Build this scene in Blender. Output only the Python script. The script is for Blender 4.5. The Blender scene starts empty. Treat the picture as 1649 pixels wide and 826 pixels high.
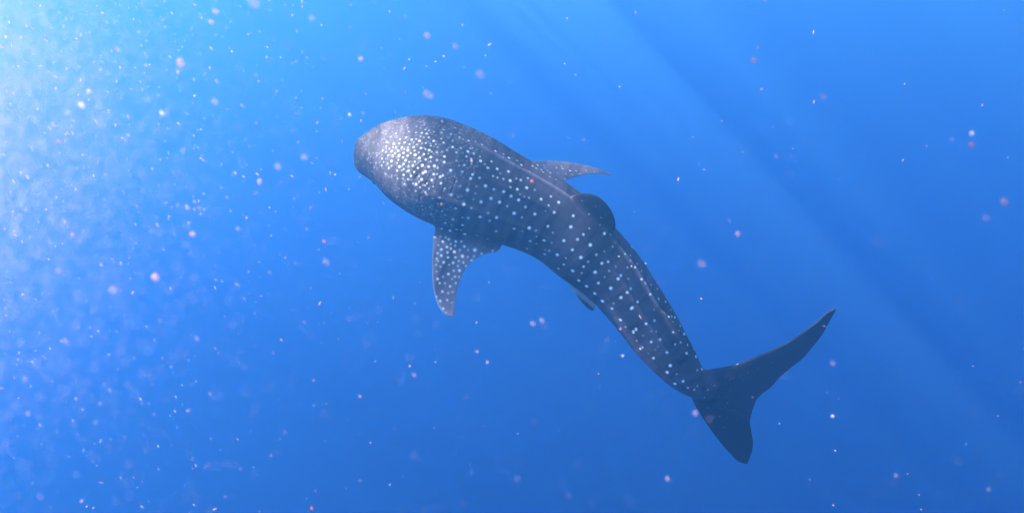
import bpy, math, random
import numpy as np
from mathutils import Vector, Euler
from mathutils.kdtree import KDTree

random.seed(7)
rng = np.random.default_rng(11)
scene = bpy.context.scene
col = scene.collection

# ------------------------------------------------------------------ camera
PITCH = math.radians(23.0)          # looking down into open water
HFOV = math.radians(72.0)
CAM_Z = -1.6                        # metres below the sea surface (z = 0)
cam_data = bpy.data.cameras.new("camera")
cam = bpy.data.objects.new("camera", cam_data)
col.objects.link(cam)
cam.location = (0, 0, CAM_Z)
cam.rotation_euler = (math.pi / 2 - PITCH, 0, 0)
cam_data.sensor_fit = 'HORIZONTAL'
cam_data.angle = HFOV
cam_data.dof.use_dof = True
cam_data.dof.focus_distance = 6.4
cam_data.dof.aperture_fstop = 3.2
cam_data.clip_start = 0.02
cam_data.clip_end = 2000
scene.camera = cam
CX = np.array([1.0, 0, 0])
CY = np.array([0, math.sin(PITCH), math.cos(PITCH)])
CZ = np.array([0, -math.cos(PITCH), math.sin(PITCH)])
CO = np.array([0, 0, CAM_Z])

# ------------------------------------------------------------------ light
SUN = np.array([-0.69, 0.61, 0.25])             # towards the sun, along camera right / up / back
SUN_W = SUN[0] * CX + SUN[1] * CY + SUN[2] * CZ
SUN_W /= np.linalg.norm(SUN_W)
world = bpy.data.worlds.new("World")
scene.world = world
world.use_nodes = True
nt = world.node_tree
nt.nodes.clear()
sky = nt.nodes.new('ShaderNodeTexSky')
sky.sky_type = 'NISHITA'
sky.sun_disc = False
sky.sun_elevation = math.asin(SUN_W[2])
sky.sun_rotation = math.atan2(SUN_W[0], SUN_W[1])
bg = nt.nodes.new('ShaderNodeBackground')
bg.inputs['Strength'].default_value = 0.12
wo = nt.nodes.new('ShaderNodeOutputWorld')
nt.links.new(sky.outputs[0], bg.inputs[0])
nt.links.new(bg.outputs[0], wo.inputs[0])

sun_data = bpy.data.lights.new("sun", 'SUN')
sun_data.energy = 5.0
sun_data.angle = math.radians(0.6)
sun_data.color = (1.0, 0.95, 0.88)
sun = bpy.data.objects.new("sun", sun_data)
col.objects.link(sun)
sun.rotation_euler = Vector(SUN_W).to_track_quat('Z', 'Y').to_euler()
sun.location = (-20, 10, 40)

vs = scene.view_settings
vs.view_transform = 'Standard'
vs.look = 'None'
vs.exposure = 2.52
vs.gamma = 1.0
vs.use_curve_mapping = False
scene.render.engine = 'CYCLES'
cy = scene.cycles
cy.use_denoising = True
cy.max_bounces = 8
cy.volume_bounces = 4
cy.transparent_max_bounces = 12
cy.sample_clamp_indirect = 4.0

# ------------------------------------------------------------------ helpers
def new_mat(name):
    m = bpy.data.materials.new(name)
    m.use_nodes = True
    m.node_tree.nodes.clear()
    return m, m.node_tree.nodes, m.node_tree.links

def add_mesh(name, verts, faces, mat=None, smooth=True):
    me = bpy.data.meshes.new(name)
    me.from_pydata([tuple(v) for v in verts], [], faces)
    if smooth:
        me.polygons.foreach_set('use_smooth', [True] * len(me.polygons))
    if mat:
        me.materials.append(mat)
    o = bpy.data.objects.new(name, me)
    col.objects.link(o)
    return o

def to_world(p):
    p = np.atleast_2d(p)
    return CO + p[:, :1] * CX + p[:, 1:2] * CY + p[:, 2:3] * CZ

K = 2 * math.tan(HFOV / 2) / 1649.0     # metres per photograph pixel at 1 m
def ray(px, py):
    return np.array([(px - 824.5) * K, -(py - 413) * K, -1.0])
def at(px, py, depth):
    return ray(px, py) * depth
def unit(v):
    return v / np.linalg.norm(v)
def noise2(a, b, seed, n=7, f=1.0):
    r = np.random.default_rng(seed)
    out = np.zeros_like(a)
    for _ in range(n):
        k1, k2 = r.normal(size=2) * f
        out += np.sin(a * k1 + b * k2 + r.uniform(0, 6.28))
    return out / math.sqrt(n)

# ------------------------------------------------------------------ the water
# one closed body of clear blue sea water round the camera and everything in it
WATER_HALF, WATER_DEEP = 160.0, 130.0
hv = [(x, y, z) for z in (-WATER_DEEP, -0.02) for y in (-WATER_HALF, WATER_HALF) for x in (-WATER_HALF, WATER_HALF)]
hf = [(0, 2, 3, 1), (4, 5, 7, 6), (0, 1, 5, 4), (2, 6, 7, 3), (0, 4, 6, 2), (1, 3, 7, 5)]
m, N, Lk = new_mat("sea_water_body")
out = N.new('ShaderNodeOutputMaterial')
ad = N.new('ShaderNodeAddShader')
Lk.new(ad.outputs[0], out.inputs['Volume'])
for k, (c, dens, g) in enumerate((((0.0, 0.50, 0.93), 0.038, 0.68),        # the water itself
                                  ((0.98, 0.62, 0.70), 0.0070, 0.87))):       # fine particles hanging in it
    pv = N.new('ShaderNodeVolumePrincipled')
    pv.inputs['Color'].default_value = (*c, 1)
    pv.inputs['Absorption Color'].default_value = (0, 0, 0, 1)
    pv.inputs['Density'].default_value = dens
    pv.inputs['Anisotropy'].default_value = g
    Lk.new(pv.outputs[0], ad.inputs[k])
haze = add_mesh("haze", hv, hf, m, smooth=False)
haze["kind"] = "stuff"
haze["label"] = "clear deep blue sea water filling the whole view"
haze["category"] = "water"

# the rippled surface overhead: bright and dim patches painted into its transparency to shape the sun shafts
NG = 240
gx_ = np.sinh(np.linspace(-4.2, 4.2, NG)) / math.sinh(4.2) * 158.0
GX, GY = np.meshgrid(gx_, gx_)
GZ = 0.16 + 0.035 * noise2(GX, GY, 21, 10, 1.1) + 0.012 * noise2(GX, GY, 22, 10, 4.0)
gi = np.arange(NG * NG).reshape(NG, NG)
gf = np.stack([gi[:-1, :-1], gi[:-1, 1:], gi[1:, 1:], gi[1:, :-1]], -1).reshape(-1, 4).tolist()
m, N, Lk = new_mat("sun_shaft_pattern")
tc = N.new('ShaderNodeTexCoord')
mp = N.new('ShaderNodeMapping'); mp.inputs['Scale'].default_value = (1.0, 0.12, 1.0); mp.inputs['Rotation'].default_value = (0, 0, 0.12)
big = N.new('ShaderNodeTexNoise'); big.inputs['Scale'].default_value = 1.05; big.inputs['Detail'].default_value = 1.5
r2 = N.new('ShaderNodeMapRange'); r2.inputs['From Min'].default_value = 0.42; r2.inputs['From Max'].default_value = 0.62
r2.inputs['To Min'].default_value = 0.14; r2.inputs['To Max'].default_value = 1.0
tr = N.new('ShaderNodeBsdfTransparent'); gl = N.new('ShaderNodeBsdfGlossy'); gl.inputs['Roughness'].default_value = 0.08
mxs = N.new('ShaderNodeMixShader'); mxs.inputs[0].default_value = 0.05
out = N.new('ShaderNodeOutputMaterial')
Lk.new(tc.outputs['Object'], mp.inputs['Vector'])
Lk.new(mp.outputs[0], big.inputs['Vector']); Lk.new(big.outputs[0], r2.inputs['Value'])
Lk.new(r2.outputs[0], tr.inputs['Color'])
Lk.new(tr.outputs[0], mxs.inputs[1]); Lk.new(gl.outputs[0], mxs.inputs[2]); Lk.new(mxs.outputs[0], out.inputs['Surface'])
surf = add_mesh("water_surface", np.stack([GX.ravel(), GY.ravel(), GZ.ravel()], 1), gf, m)
surf["kind"] = "structure"
surf["label"] = "unseen rippled sea surface overhead, patterned to cut sunlight into shafts"
surf["category"] = "water surface"

# ------------------------------------------------------------------ whale shark
D0 = 6.5
# photo px of the body's middle line, half width seen (px), bank of the back away from the lens (deg), width/height, extra depth
ST = [
    (571.0, 247, 3,  46, 1.45, 0.00), (574, 247, 19, 46, 1.45, 0.00), (580, 247.5, 28, 46, 1.45, 0.0),
    (590, 248, 35.5, 46, 1.42, 0.0), (614, 248.5, 51.5, 46, 1.38, 0.0), (648, 254.5, 70.5, 46, 1.30, 0.0),
    (686, 266, 82, 46, 1.22, 0.0), (722, 282, 85, 46, 1.15, 0.0), (762, 299, 82, 46, 1.10, 0.02),
    (800, 316, 76, 46, 1.08, 0.04), (840, 333, 70, 46, 1.05, 0.06), (878, 352, 65.5, 46, 1.03, 0.08),
    (909, 373, 63, 46, 1.02, 0.10), (937, 399, 61, 45, 1.02, 0.12), (966, 425, 56, 43, 1.02, 0.14),
    (992, 451, 52.5, 41, 1.04, 0.16), (1016, 482, 49, 38, 1.08, 0.18), (1039, 514, 46, 37, 1.12, 0.20),
    (1060, 545, 43, 38, 1.18, 0.22), (1082, 575, 37.5, 41, 1.22, 0.24), (1104, 603, 30, 45, 1.22, 0.26),
    (1124, 622, 22, 50, 1.15, 0.28), (1142, 634, 14, 54, 1.0, 0.33), (1162, 644, 5, 55, 0.7, 0.39),
]
ST = np.array(ST, float)
NS = 420
chord = np.concatenate([[0], np.cumsum(np.hypot(*np.diff(ST[:, :2], axis=0).T))])
tt = np.linspace(0, 1, NS)
tt = (0.35 * tt ** 2 + 0.65 * tt)                       # closer rings at the blunt snout
sv = tt / tt[-1] * chord[-1]

def spline(x, y, xs):
    """natural-looking C1 interpolation (monotone-ish Hermite)"""
    d = np.gradient(y, x)
    i = np.clip(np.searchsorted(x, xs) - 1, 0, len(x) - 2)
    h = x[i + 1] - x[i]
    t = (xs - x[i]) / h
    return ((2 * t**3 - 3 * t**2 + 1) * y[i] + (t**3 - 2 * t**2 + t) * h * d[i]
            + (-2 * t**3 + 3 * t**2) * y[i + 1] + (t**3 - t**2) * h * d[i + 1])

S = np.stack([spline(chord, ST[:, j], sv) for j in range(6)], 1)
for j in (0, 1, 2, 3, 4, 5):                            # iron out hand-measured wobble behind the snout
    ker = np.hanning(23); ker /= ker.sum()
    sm = np.convolve(np.pad(S[:, j], 11, mode='edge'), ker, 'valid')
    w = np.clip((sv - 25) / 60, 0, 1)
    S[:, j] = S[:, j] * (1 - w) + sm * w
S[:, 2] = np.maximum(S[:, 2], 2.5)
spine = np.array([at(S[i, 0], S[i, 1], D0 + S[i, 5]) for i in range(NS)])
tang = -np.gradient(spine, axis=0)                       # towards the snout
ker = np.hanning(31); ker /= ker.sum()
tang = np.stack([np.convolve(np.pad(tang[:, j], 15, mode='edge'), ker, 'valid') for j in range(3)], 1)
F = tang / np.linalg.norm(tang, axis=1)[:, None]
V = -spine / np.linalg.norm(spine, axis=1)[:, None]
E1 = np.cross(F, V); E1 /= np.linalg.norm(E1, axis=1)[:, None]
E2 = np.cross(E1, F)
ph = np.radians(S[:, 3])[:, None]
UP = np.cos(ph) * E2 + np.sin(ph) * E1
LF = np.sin(ph) * E2 - np.cos(ph) * E1
mpp = K * (D0 + S[:, 5])
kk = S[:, 4]
B = S[:, 2] * mpp / np.sqrt((kk * np.cos(ph[:, 0]))**2 + np.sin(ph[:, 0])**2)
A = B * kk
arc = np.concatenate([[0], np.cumsum(np.linalg.norm(np.diff(spine, axis=0), axis=1))])
sn = arc / arc[-1]
def st_at(px, py):
    return int(np.argmin((S[:, 0] - px)**2 + (S[:, 1] - py)**2))

NT = 160
th = np.linspace(0, 2 * np.pi, NT, endpoint=False)      # 0 = left flank, 90 = back
verts, faces = [], []
for i in range(NS):
    c, s = np.cos(th), np.sin(th)
    rr = np.ones(NT)
    # low ridges along the back, as this species has: one on the midline, two on each flank
    amp = 0.017 * np.clip((sn[i] - 0.16) / 0.10, 0, 1) * np.clip((0.97 - sn[i]) / 0.1, 0, 1) / max(B[i], 0.05)
    for deg, k in ((90, 1.5), (58, .8), (122, .8), (22, .8), (158, .8)):
        dd = np.abs((np.degrees(th) - deg + 180) % 360 - 180)
        rr += k * amp * np.exp(-(dd / 3.8)**2)
    # the belly is a little flatter than the back
    vert = np.where(s < 0, s * 0.93, s)
    ring = spine[i] + (A[i] * c * rr)[:, None] * LF[i] + (B[i] * vert * rr)[:, None] * UP[i]
    verts.append(ring)
verts = np.concatenate(verts)
for i in range(NS - 1):
    for j in range(NT):
        a = i * NT + j; b = i * NT + (j + 1) % NT
        faces.append((a, b, b + NT, a + NT))
faces.append(tuple(range(NT))[::-1])
faces.append(tuple(range((NS - 1) * NT, NS * NT)))
shells = [(verts, faces)]

def resample(pts, n):
    pts = np.array(pts, float)
    d = np.concatenate([[0], np.cumsum(np.linalg.norm(np.diff(pts, axis=0), axis=1))])
    x = np.linspace(0, d[-1], n)
    return np.stack([spline(d, pts[:, j], x) for j in range(pts.shape[1])], 1)

def plane_pts(px, p0, n):
    o = []
    for x, y in px:
        r = ray(x, y)
        o.append(r * (p0 @ n) / (r @ n))
    return np.array(o)

def fin(lead, trail, p0, n, th_root, th_tip, ns=90, nc=40, bend=None, root_mid=False, edge=0.0055):
    """a fin: chord sections lofted between its leading and trailing edge, both traced root to tip"""
    n = unit(n)
    Lp = resample(plane_pts(lead, p0, n), ns)
    Tp = resample(plane_pts(trail, p0, n), ns)
    V_, F_ = [], []
    cc = (1 - np.cos(np.linspace(0, np.pi, nc))) / 2
    prof = np.sqrt(np.clip(cc, 0, 1)) * (1 - cc) * 2.6 
    for i in range(ns):
        t = i / (ns - 1)
        if root_mid:
            q = abs(t - root_mid) / max(root_mid, 1 - root_mid)
        else:
            q = t
        hth = th_root * (1 - q)**1.3 + th_tip
        base = Lp[i] + cc[:, None] * (Tp[i] - Lp[i])
        off = (hth * prof * 0.5 + edge)[:, None] * n
        if bend is not None:
            base = base + bend(t) * n
        V_.append(np.concatenate([base + off, (base - off)[::-1]]))
    R = 2 * nc
    for i in range(ns - 1):
        for j in range(R):
            a = i * R + j; b = i * R + (j + 1) % R
            F_.append((a, b, b + R, a + R))
    F_.append(tuple(range(R))[::-1]); F_.append(tuple(range((ns - 1) * R, ns * R)))
    shells.append((np.concatenate(V_), F_))

roots = []          # (point, radius) of the places where a fin flows into the body
# left pectoral
i = st_at(752, 296)
d = math.radians(28)
dirn = LF[i] * math.cos(d) - UP[i] * math.sin(d)
p0 = spine[i] + LF[i] * A[i] * 0.78 - UP[i] * B[i] * 0.52
fin([(716, 322), (706, 345), (699.5, 368), (697.5, 390), (696, 412), (695.8, 430), (696.6, 456), (701, 480), (708, 497), (719, 509), (727, 511)],
    [(806, 372), (810, 388), (800, 405), (786, 408), (769, 415), (754, 427.5), (746, 440), (740, 453), (734.5, 474), (732.5, 496), (730, 510)],
    p0, np.cross(F[i], dirn), 0.10, 0.006, bend=lambda t: 0.05 * t * t)
roots.append((p0, 0.42))
# right pectoral
i = st_at(812, 320)
d = math.radians(14)
dirn = -LF[i] * math.cos(d) - UP[i] * math.sin(d)
p0 = spine[i] - LF[i] * A[i] * 0.80 - UP[i] * B[i] * 0.50
fin([(815, 275), (838, 264), (855, 260.5), (872, 260), (898, 260.5), (923, 263.5), (949, 268.5), (970, 275), (985, 282)],
    [(868, 318), (885, 306), (897, 298), (908, 292), (923, 286), (944, 281), (960, 279.5), (972, 280), (984, 282.5)],
    p0, np.cross(F[i], dirn), 0.07, 0.006)
roots.append((p0, 0.36))
# first dorsal
i = st_at(945, 405)
fin([(912, 322), (928, 313), (946.5, 312), (962.5, 317), (974.5, 327), (984, 339.5), (989.5, 353), (991, 364), (990, 370)],
    [(985, 398), (980, 394), (978, 390), (979, 387), (981, 384.5), (983, 382), (985, 379), (987, 376), (989, 373)],
    spine[i], LF[i], 0.05, 0.006)
roots.append((plane_pts([(960, 362)], spine[i], LF[i])[0], 0.34))
# second dorsal
i = st_at(1060, 545)
fin([(1038, 497), (1049, 492), (1062, 497), (1074, 506), (1085, 517), (1093, 529), (1098, 539)],
    [(1086, 552), (1089, 550), (1090, 548.5), (1092, 547), (1094, 545.5), (1096, 544), (1098, 542)],
    spine[i], LF[i], 0.03, 0.004)
# anal fin, under the body
i = st_at(1050, 530)
q0 = spine[i] - UP[i] * B[i] * 0.7
def loc(i, f, u):
    p = q0 + F[i] * f + UP[i] * u
    return (p[0] / -p[2] / K + 824.5, -p[1] / -p[2] / K + 413)
fin([loc(i, .10, 0), loc(i, .02, -.12), loc(i, -.10, -.20), loc(i, -.17, -.23)],
    [loc(i, -.14, 0), loc(i, -.13, -.08), loc(i, -.15, -.17), loc(i, -.175, -.22)], spine[i], LF[i], 0.03, 0.004)
# pelvic fins
for sgn, lead, trail in ((1, [(905, 432), (912, 450), (924, 469), (938, 488), (951, 499), (955, 500)],
                             [(955, 470), (954, 476), (955, 482), (957, 489), (958, 494), (957, 498)]),):
    i = st_at(932, 394)
    d = math.radians(38)
    dirn = sgn * LF[i] * math.cos(d) - UP[i] * math.sin(d)
    p0 = spine[i] + sgn * LF[i] * A[i] * 0.45 - UP[i] * B[i] * 0.84
    fin(lead, trail, p0, np.cross(F[i], dirn), 0.03, 0.004)
i = st_at(932, 394)
dirn = -LF[i] * math.cos(.66) - UP[i] * math.sin(.66)
q0 = spine[i] - LF[i] * A[i] * 0.45 - UP[i] * B[i] * 0.80
def loc3(f, w):
    p = q0 + F[i] * f + dirn * w
    return (p[0] / -p[2] / K + 824.5, -p[1] / -p[2] / K + 413)
fin([loc3(.14, -.06), loc3(.06, .08), loc3(-.05, .18), loc3(-.13, .21)],
    [loc3(-.14, -.06), loc3(-.12, .03), loc3(-.13, .12), loc3(-.14, .2)], q0, np.cross(F[i], dirn), 0.03, 0.004)
# caudal fin, traced from the tip of the lower lobe to the tip of the upper one
i = st_at(1124, 622)
TAIL_N = unit(np.array([0.10, -0.45, 0.88]))          # the tail is twisted away from the sun in mid stroke
fin([(1203, 746), (1192, 743), (1175, 728), (1157, 707), (1140, 684), (1124, 660), (1108, 633), (1098, 610), (1112, 595), (1132, 596), (1146, 596), (1161, 594.5),
     (1189, 589), (1220, 577), (1248, 565), (1273, 552.5), (1294, 537), (1319, 517), (1333, 503), (1348, 495)],
    [(1203, 746), (1208, 732), (1211, 712), (1208, 691), (1206, 674), (1208, 664), (1212, 653), (1218, 641), (1226, 633), (1239, 625), (1257, 608), (1275, 594),
     (1293, 581), (1310, 562), (1327, 539), (1340, 512), (1348, 495)],
    spine[i], TAIL_N, 0.06, 0.006, ns=180, nc=60, root_mid=0.42, bend=lambda t: 0.03 * math.sin(t * 2 * math.pi))
roots.append((spine[i], 0.30))

# weld every shell into one continuous skin
allv, allf, base = [], [], 0
for v_, f_ in shells:
    allv.append(v_)
    allf += [tuple(x + base for x in f) for f in f_]
    base += len(v_)
allv = np.concatenate(allv)
CEN = np.array([0.0, 0.0, -D0])
tmp = add_mesh("tmp_skin", allv, allf)
rm = tmp.modifiers.new("weld", 'REMESH')
rm.mode = 'VOXEL'
rm.voxel_size = 0.0055
rm.adaptivity = 0
dg = bpy.context.evaluated_depsgraph_get()
me = bpy.data.meshes.new_from_object(tmp.evaluated_get(dg))
bpy.data.objects.remove(tmp)
nv = len(me.vertices)
P = np.empty(nv * 3); me.vertices.foreach_get('co', P); P = P.reshape(-1, 3)
E = np.empty(len(me.edges) * 2, dtype=np.int32); me.edges.foreach_get('vertices', E); E = E.reshape(-1, 2)
deg = np.bincount(E.ravel(), minlength=nv).astype(float)
def lap(X):
    o = np.empty_like(X)
    for j in range(X.shape[1]):
        o[:, j] = (np.bincount(E[:, 0], X[E[:, 1], j], nv) + np.bincount(E[:, 1], X[E[:, 0], j], nv)) / deg - X[:, j]
    return o
# where is each vertex along and around the body
idx = np.empty(nv, int)
for k0 in range(0, nv, 20000):
    q = P[k0:k0 + 20000]
    idx[k0:k0 + 20000] = np.argmin((spine[::3]**2).sum(1)[None] - 2 * q @ spine[::3].T, 1) * 3
rel = P - spine[idx]
lu = (rel * UP[idx]).sum(1); ll = (rel * LF[idx]).sum(1)
Fimp = np.sqrt((ll / A[idx])**2 + (lu / B[idx])**2)
dist_skin = np.abs(Fimp - 1) * np.minimum(A[idx], B[idx])
wr = np.zeros(nv)
for c, r in roots:
    wr = np.maximum(wr, np.clip(1.4 - 1.4 * np.linalg.norm(P - c, axis=1) / r, 0, 1))
wr *= np.clip(1.6 - dist_skin / 0.06, 0, 1)
for _ in range(90):
    P = P + 0.6 * wr[:, None] * lap(P)
for _ in range(7):                                        # Taubin, keeps the volume
    P = P + 0.6 * lap(P)
    P = P - 0.62 * lap(P)
on_body = dist_skin < 0.05
sfrac = sn[idx]
theta = np.degrees(np.arctan2(lu / B[idx], ll / A[idx]))
pxv = P[:, 0] / -P[:, 2] / K + 824.5
pyv = -P[:, 1] / -P[:, 2] / K + 413

# normals
def vnormals(P):
    me.vertices.foreach_set('co', P.ravel()); me.update()
    n_ = np.empty(nv * 3); me.vertex_normals.foreach_get('vector', n_)
    return n_.reshape(-1, 3)
NR = vnormals(P)
facing = (NR * (-P / np.linalg.norm(P, axis=1)[:, None])).sum(1)

def front_vertex(px, py, rad=2.5):
    m_ = np.where((np.abs(pxv - px) < rad) & (np.abs(pyv - py) < rad))[0]
    if len(m_) == 0:
        return None
    return m_[np.argmax(P[m_, 2])]

# gill slits and the pit before the tail: real creases, their shade also painted into the colour
crease_shade = np.zeros(nv)
def seg_dist(a, b):
    ab = b - a; t = np.clip(((P - a) @ ab) / (ab @ ab), 0, 1)
    return np.linalg.norm(P - (a + t[:, None] * ab), axis=1)
disp = np.zeros(nv)
for a, b, w, dep in (((676, 276), (667.5, 287), .006, .0035), ((691, 280), (683, 299), .006, .0035), ((704, 286), (697, 306), .005, .002),
                     ((718, 290), (711, 309), .005, .002), ((736, 291), (729, 311), .006, .004),
                     ((1089, 584), (1095, 585), .016, .022), ((1095, 585), (1104, 581), .016, .024)):
    va, vb = front_vertex(*a), front_vertex(*b)
    dd = seg_dist(P[va], P[vb])
    g = np.exp(-(dd / w)**2)
    disp -= dep * g
    crease_shade = np.maximum(crease_shade, g * (0.9 if w > .01 else 0.55))
# same slits mirrored on the far flank
for k in range(5):
    ii = st_at(672 + k * 15, 268 + k * 6)
    for tdeg in np.linspace(150, 190, 9):
        t = math.radians(tdeg)
        c = spine[ii] + LF[ii] * A[ii] * math.cos(t) + UP[ii] * B[ii] * math.sin(t)
        g = np.exp(-(np.linalg.norm(P - c, axis=1) / .012)**2)
        disp -= .006 * g; crease_shade = np.maximum(crease_shade, .7 * g)
# the wide mouth across the blunt front of the head
vs_ = (ll / (A[st_at(590, 248)])); fr = np.exp(-((lu + 0.03) / .012)**2) * (sfrac < 0.035)
disp -= 0.02 * fr; crease_shade = np.maximum(crease_shade, 0.8 * fr)
P = P + disp[:, None] * NR
NR = vnormals(P)

# ---- pigment
S_ = arc[idx]
gx = theta / 57.3
base_l = 0.050 + 0.0 * S_
# pale wavy bars across the body, and long soft mottling
bars = noise2(S_ * 26 + 0.8 * np.sin(gx * 3.1), gx * 1.2, 3, 9, 1.0)
fine = noise2(S_ * 60, gx * 5, 5, 9, 1.0)
blot = noise2(S_ * 6, gx * 3, 8, 8, 1.0)
alb = base_l * (1 + 0.26 * bars + 0.24 * blot + 0.10 * fine)
alb = np.clip(alb, 0.022, 0.2)
belly = np.clip((-lu / B[idx] - 0.60) / 0.25, 0, 1) * on_body * np.clip((0.86 - sfrac) / 0.1, 0, 1)
colr = np.stack([alb * 1.24, alb * 1.0, alb * 1.14], 1)
colr = colr * (1 - belly[:, None]) + np.array([.30, .30, .30]) * belly[:, None]
# the crest of the back has its sun glint painted into the colour
ridge_glint = np.exp(-((theta - 90) / 2.2)**2) * on_body * np.clip((sfrac - 0.2) / 0.1, 0, 1) * np.clip((0.80 - sfrac) / 0.1, 0, 1)
colr *= (1 + 1.6 * ridge_glint)[:, None]
# the dorsal and the tail fin are a deeper, almost unmarked slate
slate = np.clip((dist_skin - 0.03) / 0.06, 0, 1) * ((lu > 0) & (sfrac > 0.45) | (sfrac > 0.93))
slate = np.maximum(slate, np.clip((sfrac - 0.945) / 0.03, 0, 1) * 1.0)
for _ in range(12):
    slate = slate + 0.5 * lap(slate[:, None])[:, 0]
colr *= (1 - 0.68 * slate)[:, None]
# the pectorals are paler, palest along their edges
pec = np.clip((dist_skin - 0.02) / 0.08, 0, 1) * (sfrac < 0.52) * (lu < 0.4 * B[idx])
for _ in range(10):
    pec = pec + 0.5 * lap(pec[:, None])[:, 0]
colr *= (1 + 1.5 * pec)[:, None]
edge_c = np.linalg.norm(lap(P), axis=1) / 0.0055
for _ in range(4):
    edge_c = edge_c + 0.5 * lap(edge_c[:, None])[:, 0]
edge_w = np.clip((edge_c - 0.035) / 0.06, 0, 1) * np.maximum(pec, 0.0)
colr = colr * (1 - 0.7 * edge_w[:, None]) + np.array([.26, .26, .26]) * 0.7 * edge_w[:, None]
SPOT = np.zeros(nv)
kd = KDTree(nv)
for q, p_ in enumerate(P.tolist()):
    kd.insert(p_, q)
kd.balance()
def paint(center, normal, r, strength, soft=0.0045):
    m_ = np.array([q[1] for q in kd.find_range(center, r + soft)], int)
    if len(m_) == 0:
        return
    same = (NR[m_] @ normal) > 0.2
    m_ = m_[same]
    d_ = np.linalg.norm(P[m_] - center, axis=1)
    v_ = strength * np.clip((r + soft - d_) / (2 * soft), 0, 1)
    SPOT[m_] = np.maximum(SPOT[m_], v_)

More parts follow.
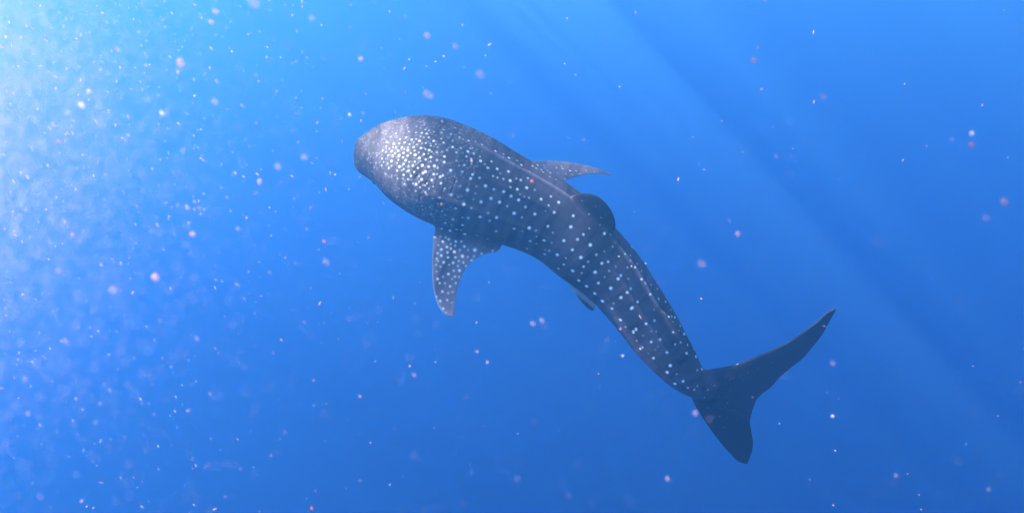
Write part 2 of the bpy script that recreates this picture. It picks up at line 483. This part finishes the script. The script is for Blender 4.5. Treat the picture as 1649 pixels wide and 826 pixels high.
# spots read off the photograph: enlargement corner x, y, scale, then (x, y, radius, brightness in tenths)
SPOTS = [
 (560, 175, .12107, """566 550 20 10|668 612 22 10|562 682 20 10|670 755 20 10|594 450 17 9|700 500 18 9|784 542 20 10|752 668 18 10|578 617 18 9|654 546 17 9|725 577 17 9|610 580 16 8|628 497 16 8|582 497 14 6|738 433 16 8|760 367 15 8|676 390 15 8|666 445 14 7|493 487 16 8|508 432 15 7|532 516 13 7|446 543 16 7|493 562 14 6|520 602 15 8|440 652 17 6|460 695 14 6|432 744 17 6|514 717 14 6|562 744 14 6|526 793 18 7|655 668 15 7|640 711 13 6|714 632 16 7|726 725 17 8|782 610 16 8|804 456 14 7|790 498 12 6|800 290 14 7|780 240 13 6|622 314 14 7|552 356 13 6|368 610 13 5|398 580 11 5|432 602 10 4|358 704 14 5|410 700 10 4|290 738 13 5|334 804 13 5|290 625 11 4|254 643 10 4|264 576 10 4|316 570 10 4|355 576 10 4|242 690 10 4|486 655 10 4|795 808 18 9|730 788 14 6|735 526 13 6|786 752 14 5"""),
 (640, 175, .12107, """170 393 19 10|278 412 22 10|230 302 15 7|305 306 18 7|374 314 18 9|230 386 14 7|290 352 13 6|335 365 12 6|418 366 17 8|497 412 22 8|360 443 15 6|418 447 12 5|243 461 12 6|198 432 14 4|310 443 13 4|460 475 15 6|530 457 13 6|602 382 15 6|632 436 18 7|750 408 15 5|750 493 20 9|600 303 16 6|632 262 15 6|730 320 16 7|200 494 17 9|215 597 20 10|296 508 18 8|356 521 13 6|408 535 20 10|160 577 13 6|267 567 13 5|335 590 17 8|278 638 20 10|358 662 15 8|424 630 20 9|398 582 12 4|472 558 13 6|540 568 17 6|610 557 12 5|640 617 19 9|675 535 16 5|638 695 20 10|543 667 15 6|428 684 12 6|313 738 21 10|287 683 12 5|218 690 15 6|188 742 19 9|258 770 15 7|398 753 17 8|472 746 22 10|552 770 16 6|727 803 22 8|800 563 17 6|805 672 16 3|787 240 14 6|555 495 14 4|208 543 14 6|143 695 14 5|240 220 14 6|290 242 14 5|340 200 14 6|293 160 14 5|378 175 14 5|355 262 14 5|435 268 14 6|498 288 14 5|110 205 13 5|140 290 14 6|120 242 14 5"""),
 (600, 260, .12107, """308 142 17 7|394 196 18 8|490 208 17 8|535 152 15 8|315 248 14 6|455 258 15 7|404 320 16 7|434 155 13 5|372 124 13 6|655 168 18 9|690 118 20 10|632 258 20 10|566 320 20 10|598 290 13 7|610 366 14 7|556 415 15 6|598 212 14 5|680 335 13 7|708 305 12 7|800 187 18 8|772 261 18 8|797 352 14 7|685 430 14 5|732 380 12 6|778 510 14 6|635 613 14 5|746 627 14 5|766 718 16 5|626 498 10 5|570 542 9 4|150 180 14 5|240 205 11 4|386 248 14 4|525 312 13 6"""),
 (690, 260, .12107, """210 170 17 8|172 222 18 8|172 308 17 8|100 155 13 6|468 155 20 4|600 180 19 10|580 246 20 9|700 233 17 7|772 338 22 9|657 350 15 3|536 402 23 8|443 348 13 4|325 465 20 8|408 490 13 4|138 500 14 6|108 583 14 5|162 682 14 5|197 732 14 5|345 645 20 6|490 588 22 8|590 638 15 5|612 522 14 3|714 558 22 8|672 758 23 8|514 770 20 6|305 790 20 7|437 766 14 4|808 700 15 5|797 808 16 6|495 30 16 6|420 37 13 3|803 70 17 7|636 440 14 3|205 382 14 5|365 180 12 3|370 262 11 3|275 630 12 4"""),
 (730, 200, .12107, """97 155 16 7|222 202 17 9|400 257 17 7|312 215 13 5|208 346 20 10|116 300 16 7|290 370 16 7|192 413 16 7|258 444 16 6|275 303 12 5|378 472 21 10|368 415 14 5|525 482 16 6|477 567 18 6|604 578 18 9|748 610 18 9|776 733 21 10|686 712 16 5|606 697 14 6|548 675 15 6|255 515 12 5|437 515 13 4|580 340 18 9|688 382 14 5|755 430 16 7|642 640 12 4|100 97 13 5|152 180 12 5|683 420 14 5"""),
 (780, 280, .12107, """503 67 17 6|440 45 13 5|593 40 15 5|580 166 21 8|452 187 18 8|365 160 15 5|277 257 20 10|143 220 17 6|376 314 19 8|474 366 20 10|615 303 15 4|690 200 14 3|773 323 19 8|105 343 20 7|222 393 21 9|325 450 15 5|563 455 17 5|415 540 23 9|515 597 16 4|686 553 20 8|610 737 22 9|377 748 18 7|180 595 20 8|66 537 14 5|143 783 18 6|707 768 13 5|485 780 12 4|548 288 13 3|490 252 14 2"""),
 (820, 240, .12107, """14 100 14 8|180 198 16 7|290 278 16 7|125 137 13 4|676 692 20 10|574 617 16 6|545 732 16 6|326 206 15 7|398 197 14 6|482 198 14 7|380 240 14 7|465 288 14 6|526 267 15 7|484 232 12 6|648 230 15 6|722 240 14 8|660 300 14 5|570 300 14 4|772 312 12 6|760 378 14 6|640 385 12 5|712 212 12 7|556 350 12 5|820 270 14 8|446 255 12 6|556 195 12 5"""),
 (720, 190, .25431, """790 325 6 8|825 325 6 7|745 310 6 6|890 325 5 7|905 345 5 6|850 345 5 5|940 335 5 6|960 350 4 6|800 350 5 6"""),
 (690, 350, .15738, """158 74 16 9|206 148 16 10|272 140 14 9|232 94 11 6|335 95 16 9|362 186 18 10|322 146 13 5|222 212 15 9|292 234 16 8|348 232 12 7|157 237 15 9|190 192 12 6|243 258 12 7|286 278 13 7|204 288 13 9|143 318 15 9|243 308 12 7|276 340 17 10|206 346 12 9|380 284 15 8|487 320 20 10|141 381 15 9|215 394 13 9|290 394 14 7|362 382 17 8|418 390 13 7|478 384 14 6|420 325 13 4|333 322 14 5|170 446 15 8|268 452 15 8|370 450 13 7|460 430 17 10|325 432 13 6|315 484 13 6|395 484 12 7|330 528 16 10|272 530 13 7|215 564 15 8|97 540 11 5|106 614 15 7|162 596 11 5|286 594 13 6|325 596 12 6|128 658 12 6|180 660 11 6|234 696 14 7|295 658 13 6|157 745 14 7|214 760 12 5|258 748 12 5|84 408 13 6|78 352 12 6|108 432 11 5|85 470 11 5|225 474 11 5|133 492 11 5|115 272 11 5|120 130 12 6|108 185 12 5|557 358 13 6|670 340 13 5|592 235 12 4|480 200 13 4|252 616 11 4"""),
 (660, 330, .24213, """207 628 8 7|257 622 8 7|230 680 7 7|225 567 7 7|180 600 6 5|250 705 6 4|285 640 6 5"""),
 (860, 320, .12107, """285 200 20 8|537 212 19 9|617 48 17 6|480 393 22 10|197 388 19 7|676 458 19 7|597 558 20 6|376 576 21 9|497 700 19 8|115 572 23 9|768 632 23 10|605 798 23 10|288 762 23 9|408 806 13 7|182 708 16 6|125 758 17 6|213 605 12 5|264 472 12 5|20 523 13 5|44 437 12 4|713 225 13 5|803 122 13 6|755 376 14 5|167 182 10 3"""),
 (840, 380, .12107, """98 88 18 6|55 188 16 5|545 398 18 7|660 480 25 10|470 452 18 6|740 608 22 9|180 122 11 4"""),
 (920, 400, .12107, """183 260 16 8|238 195 15 6|120 343 15 7|186 522 25 10|292 617 24 10|393 718 24 10|300 335 24 10|425 218 21 9|510 162 19 8|350 103 18 5|457 25 14 4|428 400 11 6|373 478 20 8|505 546 24 10|518 318 14 5|608 225 14 4|680 338 20 9|608 422 21 9|772 388 14 3|810 520 18 7|726 604 20 8|644 673 22 9|568 750 11 6|790 805 22 9|525 818 20 8|655 87 14 7|735 52 15 6|766 238 15 7"""),
 (960, 300, .12107, """50 435 20 7|127 645 19 7|216 657 13 7|240 787 13 5|108 396 11 4|148 372 10 4|36 530 11 3"""),
 (980, 390, .12107, """315 603 19 8|375 340 16 8|430 512 18 8|512 527 17 8|403 778 20 9|570 705 17 8|685 732 17 8|583 547 12 7|780 770 15 8|310 160 14 6|400 270 13 6|458 365 13 5|668 605 13 6|308 235 14 4|280 470 14 3"""),
 (980, 480, .12107, """292 152 22 10|138 304 24 10|205 400 16 4|312 475 18 9|350 440 17 9|330 458 16 9|486 355 20 9|627 312 18 6|653 428 16 4|552 460 12 3|707 537 19 9|550 600 18 9|408 692 18 9|432 670 17 9|440 512 11 4|355 583 16 4|757 738 18 9|612 812 18 9|626 135 11 5|785 228 17 10|670 660 13 2|605 695 13 2|510 750 12 2|72 95 11 5"""),
 (1060, 460, .12107, """198 388 17 8|236 400 16 9|178 500 13 5|292 610 19 10|367 623 20 10|180 632 16 8|243 765 16 7|322 770 15 7|410 770 17 9|310 514 14 6|255 497 13 5|187 300 12 5"""),
 (1040, 550, .16949, """393 120 14 8|488 127 15 9|242 241 17 10|190 306 18 10|264 413 16 9|364 386 14 9|413 450 12 7|472 470 10 7|545 245 15 9|504 280 10 7|305 320 11 3|605 460 10 6|668 428 9 6|600 643 15 7|716 722 14 6|785 595 11 5|503 430 9 5|720 645 9 4|785 730 10 5|570 540 9 4|810 375 10 5|770 412 9 4|708 532 9 4"""),
 (1080, 470, .35109, """360 378 5 6|278 408 4 5|405 358 4 5|340 410 4 4|325 397 4 4|265 515 5 6|297 545 4 4|310 595 4 4|253 626 5 5|470 330 4 4|280 455 4 4"""),
]
PITCH_PX = K * (D0 + 0.1)
placed = []
for x0, y0, sc, txt in SPOTS:
    for row in txt.split('|'):
        zx, zy, zr, br = (float(q) for q in row.split())
        px, py = x0 + zx * sc, y0 + zy * sc
        vi = front_vertex(px, py)
        if vi is None:
            continue
        hd = max(0.0, 1 - sfrac[vi] / 0.30) + 1.2 * slate[vi]
        paint(P[vi], NR[vi], zr * sc * PITCH_PX * (0.90 - 0.30 * hd), min(1.0, 0.10 + 0.095 * br) * (1 - 0.50 * hd))
        placed.append(P[vi])
# fine stippling over the snout, and the flanks the photograph does not show
head = np.where((sfrac < 0.26) & on_body & (lu / B[idx] > -0.35))[0]
for vi in rng.choice(head, 1500, replace=False):
    f = sfrac[vi]
    if SPOT[vi] > 0.1:
        continue
    paint(P[vi], NR[vi], 0.003 + 0.003 * rng.random() + 0.015 * f, 0.06 + 0.15 * rng.random())
hid = np.where((facing < 0.02) & (sfrac >= 0.12) & (lu > -0.45 * B[idx]))[0]
taken = [np.zeros(3)]
for vi in rng.choice(hid, 4000, replace=False):
    gap = 0.055 + 0.05 * sfrac[vi]
    if np.min(np.linalg.norm(np.array(taken) - P[vi], axis=1)) < gap:
        continue
    taken.append(P[vi])
    paint(P[vi], NR[vi], 0.008 + 0.008 * rng.random(), 0.4 + 0.5 * rng.random())
spot_c = np.array([0.78, 0.85, 0.82])
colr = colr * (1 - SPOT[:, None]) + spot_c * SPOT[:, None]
colr *= (1 - 0.75 * crease_shade)[:, None]  # shade inside slits, pit and mouth put into the colour

Pw = to_world(P)
ORI = to_world(spine[st_at(840, 333)])[0]
me.vertices.foreach_set('co', (Pw - ORI).ravel())
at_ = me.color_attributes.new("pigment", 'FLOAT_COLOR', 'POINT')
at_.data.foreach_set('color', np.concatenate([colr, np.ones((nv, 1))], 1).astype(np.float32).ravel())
me.polygons.foreach_set('use_smooth', [True] * len(me.polygons))
me.update()
m, N, Lk = new_mat("shark_skin")
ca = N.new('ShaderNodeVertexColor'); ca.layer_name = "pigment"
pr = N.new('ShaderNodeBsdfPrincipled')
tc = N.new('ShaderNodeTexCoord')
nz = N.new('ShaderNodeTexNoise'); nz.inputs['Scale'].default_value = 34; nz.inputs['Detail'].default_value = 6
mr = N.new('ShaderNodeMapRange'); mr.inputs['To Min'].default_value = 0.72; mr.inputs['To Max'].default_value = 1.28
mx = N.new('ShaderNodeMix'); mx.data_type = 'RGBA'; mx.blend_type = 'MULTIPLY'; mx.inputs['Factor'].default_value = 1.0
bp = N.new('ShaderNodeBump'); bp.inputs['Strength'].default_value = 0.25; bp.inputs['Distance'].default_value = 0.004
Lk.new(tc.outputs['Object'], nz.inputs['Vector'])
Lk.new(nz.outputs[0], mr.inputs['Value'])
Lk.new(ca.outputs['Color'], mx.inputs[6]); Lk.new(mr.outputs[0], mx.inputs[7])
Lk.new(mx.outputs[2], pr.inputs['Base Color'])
Lk.new(nz.outputs[0], bp.inputs['Height']); Lk.new(bp.outputs[0], pr.inputs['Normal'])
pr.inputs['Roughness'].default_value = 0.7
pr.inputs['Specular IOR Level'].default_value = 0.10
out = N.new('ShaderNodeOutputMaterial'); Lk.new(pr.outputs[0], out.inputs['Surface'])
me.materials.clear(); me.materials.append(m)
shark = bpy.data.objects.new("whale_shark", me)
col.objects.link(shark)
shark.location = ORI
shark["label"] = "grey whale shark with rows of pale spots swimming away over deep blue water"
shark["category"] = "whale shark"

# eyes, low on each side of the head
m, N, Lk = new_mat("shark_eye")
pr = N.new('ShaderNodeBsdfPrincipled'); pr.inputs['Base Color'].default_value = (.012, .012, .014, 1); pr.inputs['Roughness'].default_value = .12
out = N.new('ShaderNodeOutputMaterial'); Lk.new(pr.outputs[0], out.inputs['Surface'])
EYE = m
for sgn in (1, -1):
    ii = st_at(606, 248)
    t = math.radians(-40 if sgn > 0 else 220)
    c = spine[ii] + LF[ii] * A[ii] * math.cos(t) * 0.985 + UP[ii] * B[ii] * math.sin(t) * 0.95
    vv, ff = [], []
    for a in range(13):
        for b in range(20):
            la, lo = math.pi * a / 12, 2 * math.pi * b / 20
            r_ = 0.017 * (1 + 0.06 * math.cos(2 * lo))
            vv.append(r_ * np.array([math.sin(la) * math.cos(lo), math.sin(la) * math.sin(lo), math.cos(la)]))
    for a in range(12):
        for b in range(20):
            ff.append((a * 20 + b, a * 20 + (b + 1) % 20, (a + 1) * 20 + (b + 1) % 20, (a + 1) * 20 + b))
    eye = add_mesh("eye", vv, ff, EYE)
    eye.parent = shark
    eye.location = to_world(c)[0] - ORI

# ------------------------------------------------------------------ marine snow
def flake_shape(r, seed, stretch=1.0, n=8, k=10):
    """a lumpy scrap of drifting plankton"""
    q = np.random.default_rng(seed)
    ph_ = q.uniform(0, 6.28, 6)
    vv, ff = [], []
    for a in range(n + 1):
        la = math.pi * a / n
        for b in range(k):
            lo = 2 * math.pi * b / k
            rr_ = r * (1 + 0.16 * math.sin(2 * lo + ph_[0]) * math.sin(la) + 0.13 * math.sin(3 * la + ph_[1]) + 0.10 * math.sin(3 * lo + ph_[2]) * math.sin(la))
            vv.append((stretch * rr_ * math.sin(la) * math.cos(lo), rr_ * math.sin(la) * math.sin(lo), rr_ * math.cos(la)))
    for a in range(n):
        for b in range(k):
            ff.append((a * k + b, a * k + (b + 1) % k, (a + 1) * k + (b + 1) % k, (a + 1) * k + b))
    return np.array(vv), ff

def snow_mat(name, c, clear):
    m, N, Lk = new_mat(name)
    df = N.new('ShaderNodeBsdfDiffuse'); tl = N.new('ShaderNodeBsdfTranslucent'); tp = N.new('ShaderNodeBsdfTransparent')
    df.inputs['Color'].default_value = (*c, 1); tl.inputs['Color'].default_value = (*c, 1)
    m1 = N.new('ShaderNodeMixShader'); m1.inputs[0].default_value = 0.55
    m2 = N.new('ShaderNodeMixShader'); m2.inputs[0].default_value = clear
    out = N.new('ShaderNodeOutputMaterial')
    Lk.new(df.outputs[0], m1.inputs[1]); Lk.new(tl.outputs[0], m1.inputs[2])
    Lk.new(m1.outputs[0], m2.inputs[1]); Lk.new(tp.outputs[0], m2.inputs[2]); Lk.new(m2.outputs[0], out.inputs['Surface'])
    return m
M_PINK = snow_mat("plankton_pink", (0.66, 0.40, 0.42), 0.45)
M_FAINT = snow_mat("plankton_faint", (0.62, 0.42, 0.46), 0.80)
M_PALE = snow_mat("plankton_pale", (0.75, 0.60, 0.60), 0.35)
M_RED = snow_mat("plankton_red", (0.70, 0.24, 0.18), 0.25)
M_DUST = snow_mat("plankton_dust", (0.80, 0.52, 0.52), 0.48)
M_VEIL = snow_mat("glow_veil", (0.85, 0.68, 0.70), 0.30)  # for the near specks added as a glow

# bigger scraps one can tell apart: photo px, radius px, metres away, kind
SCRAPS = """250 446 8 .9 p|132 170 6 1.0 w|290 101 7 .9 p|261 183 4.5 1.1 w|310 377 5 1.0 p|525 422 6 1.0 f|733 75 6 1.0 f|773 120 8 .8 f|688 58 5 1.0 p|1565 215 5 1.1 w|1565 233 4 1.1 r|1617 325 7 .9 p|1588 351 6 .9 f|1120 665 6 1.0 f|858 521 5 1.2 f|873 516 5 1.2 f|1214 98 5 1.1 p|1325 156 7 .9 f|1188 377 5 1.1 p|689 152 9 .9 f|857 292 3.4 1.6 r|711 329 2.6 1.8 r|93 436 5 1.0 f|182 467 8 .8 f|105 548 4 1.2 f|418 292 4.5 1.1 p|667 604 4 1.2 f|581 95 4 1.2 p|1341 670 3 1.6 w|1075 770 5 1.1 f|1443 765 4 1.2 f|1592 787 4 1.1 f|785 583 3 1.6 p|580 638 3 1.6 p|502 818 3 1.6 r|1130 425 7 .9 f|45 665 4 1.2 f|346 164 6 .9 f|410 5 12 .7 f|347 19 5 1.0 p|502 30 5 1.0 f|340 36 4.5 1.1 p|95 229 4 1.2 r|143 147 4 1.2 w|447 268 6 .9 f|490 253 6 .9 f|563 185 3 1.6 w|1003 573 2.5 1.8 w|1341 585 5 1.0 f|522 389 3.2 1.4 r|313 325 3 1.5 p|1250 252 4 1.2 f|116 378 4 1.2 p|40 610 5 1.0 f"""
kinds = {'p': (M_PINK, "pink round speck of plankton drifting in the water", "pink plankton specks"),
         'f': (M_FAINT, "faint see-through scrap of plankton drifting in the water", "faint plankton scraps"),
         'w': (M_PALE, "bright pale speck of plankton catching the sun", "bright plankton specks"),
         'r': (M_RED, "small orange red speck of plankton drifting in the water", "orange plankton specks")}
meshes = {}
for q, row in enumerate(SCRAPS.split('|')):
    x, y, r, dist, kd_ = row.split()
    x, y, r, dist = float(x), float(y), float(r), float(dist)
    key = (kd_, q % 4)
    if key not in meshes:
        vv, ff = flake_shape(1.0, 100 + q, 1.15)
        meshes[key] = add_mesh("plankton_speck", vv, ff, kinds[kd_][0])
        o = meshes[key]
    else:
        o = meshes[key].copy(); col.objects.link(o)
    o.location = to_world(at(x, y, dist))[0]
    rad = r * K * dist * 0.66
    o.scale = (rad, rad, rad)
    o.rotation_euler = tuple(rng.uniform(0, 6.28, 3))
    o["label"], o["group"], o["category"] = kinds[kd_][1], kinds[kd_][2], "plankton"

# the uncountable rest: one cloud of fine drifting scraps, thickest up towards the sun, plus near specks added as a glow
proto = [flake_shape(1.0, 300 + k, 1.0 + 0.6 * (k % 4), 4, 6) for k in range(12)]
veil_grit = [flake_shape(1.0, 400 + k, 1.0 + 0.7 * (k % 3), 2, 3) for k in range(6)]
VV, FF, base = [], [], 0
def scatter(count, dens, near, far, rmin, rvar, shapes):
    global base
    cnt = 0
    while cnt < count:
        px, py = rng.uniform(-250, 1850), rng.uniform(-200, 980)
        if rng.random() > dens(px, py):
            continue
        dist = near + (far - near) * rng.random()**0.8
        c = to_world(at(px, py, dist))[0]
        if c[2] > -0.08:
            continue
        v_, f_ = shapes[rng.integers(len(shapes))]
        rad = (rmin + rvar * rng.random()**3) * K * dist
        rot = np.array(Euler(rng.uniform(0, 6.28, 3)).to_matrix())
        VV.append((v_ * rad) @ rot.T + c)
        FF.extend([tuple(z + base for z in f) for f in f_])
        base += len(v_); cnt += 1
scatter(3900, lambda x, y: 0.012 + 0.9 * math.exp(-((x + 20) / 420)**2 - ((y - 60) / 380)**2) + 0.16 * math.exp(-((x - 200) / 420)**2),
        0.6, 3.6, 0.30, 1.0, proto)
# and thinly through all the water round about
k_ = 0
while k_ < 2500:
    c = np.array([rng.uniform(-7, 7), rng.uniform(-2, 9), rng.uniform(-8, -0.1)])
    dc = np.linalg.norm(c - CO)
    if dc < 0.8:
        continue
    v_, f_ = proto[rng.integers(12)]
    VV.append(v_ * (0.0008 + 0.0016 * rng.random()**2) + c)
    FF.extend([tuple(z + base for z in f) for f in f_])
    base += len(v_); k_ += 1
n_dust = len(FF)
scatter(46000, lambda x, y: 0.002 + math.exp(-((x + 170) / 310)**2 - ((y - 130) / 340)**2), 0.26, 0.60, 0.55, 0.65, veil_grit)  # specks close to the lens, added to make the upper left glow
snow = add_mesh("marine_snow", np.concatenate(VV), FF, M_DUST)
snow.data.materials.append(M_VEIL)
snow.data.polygons.foreach_set("material_index", [0] * n_dust + [1] * (len(FF) - n_dust))
snow["kind"] = "stuff"
snow["label"] = "fine pale plankton dust drifting in the water, with near specks added as a glow"
snow["category"] = "plankton"
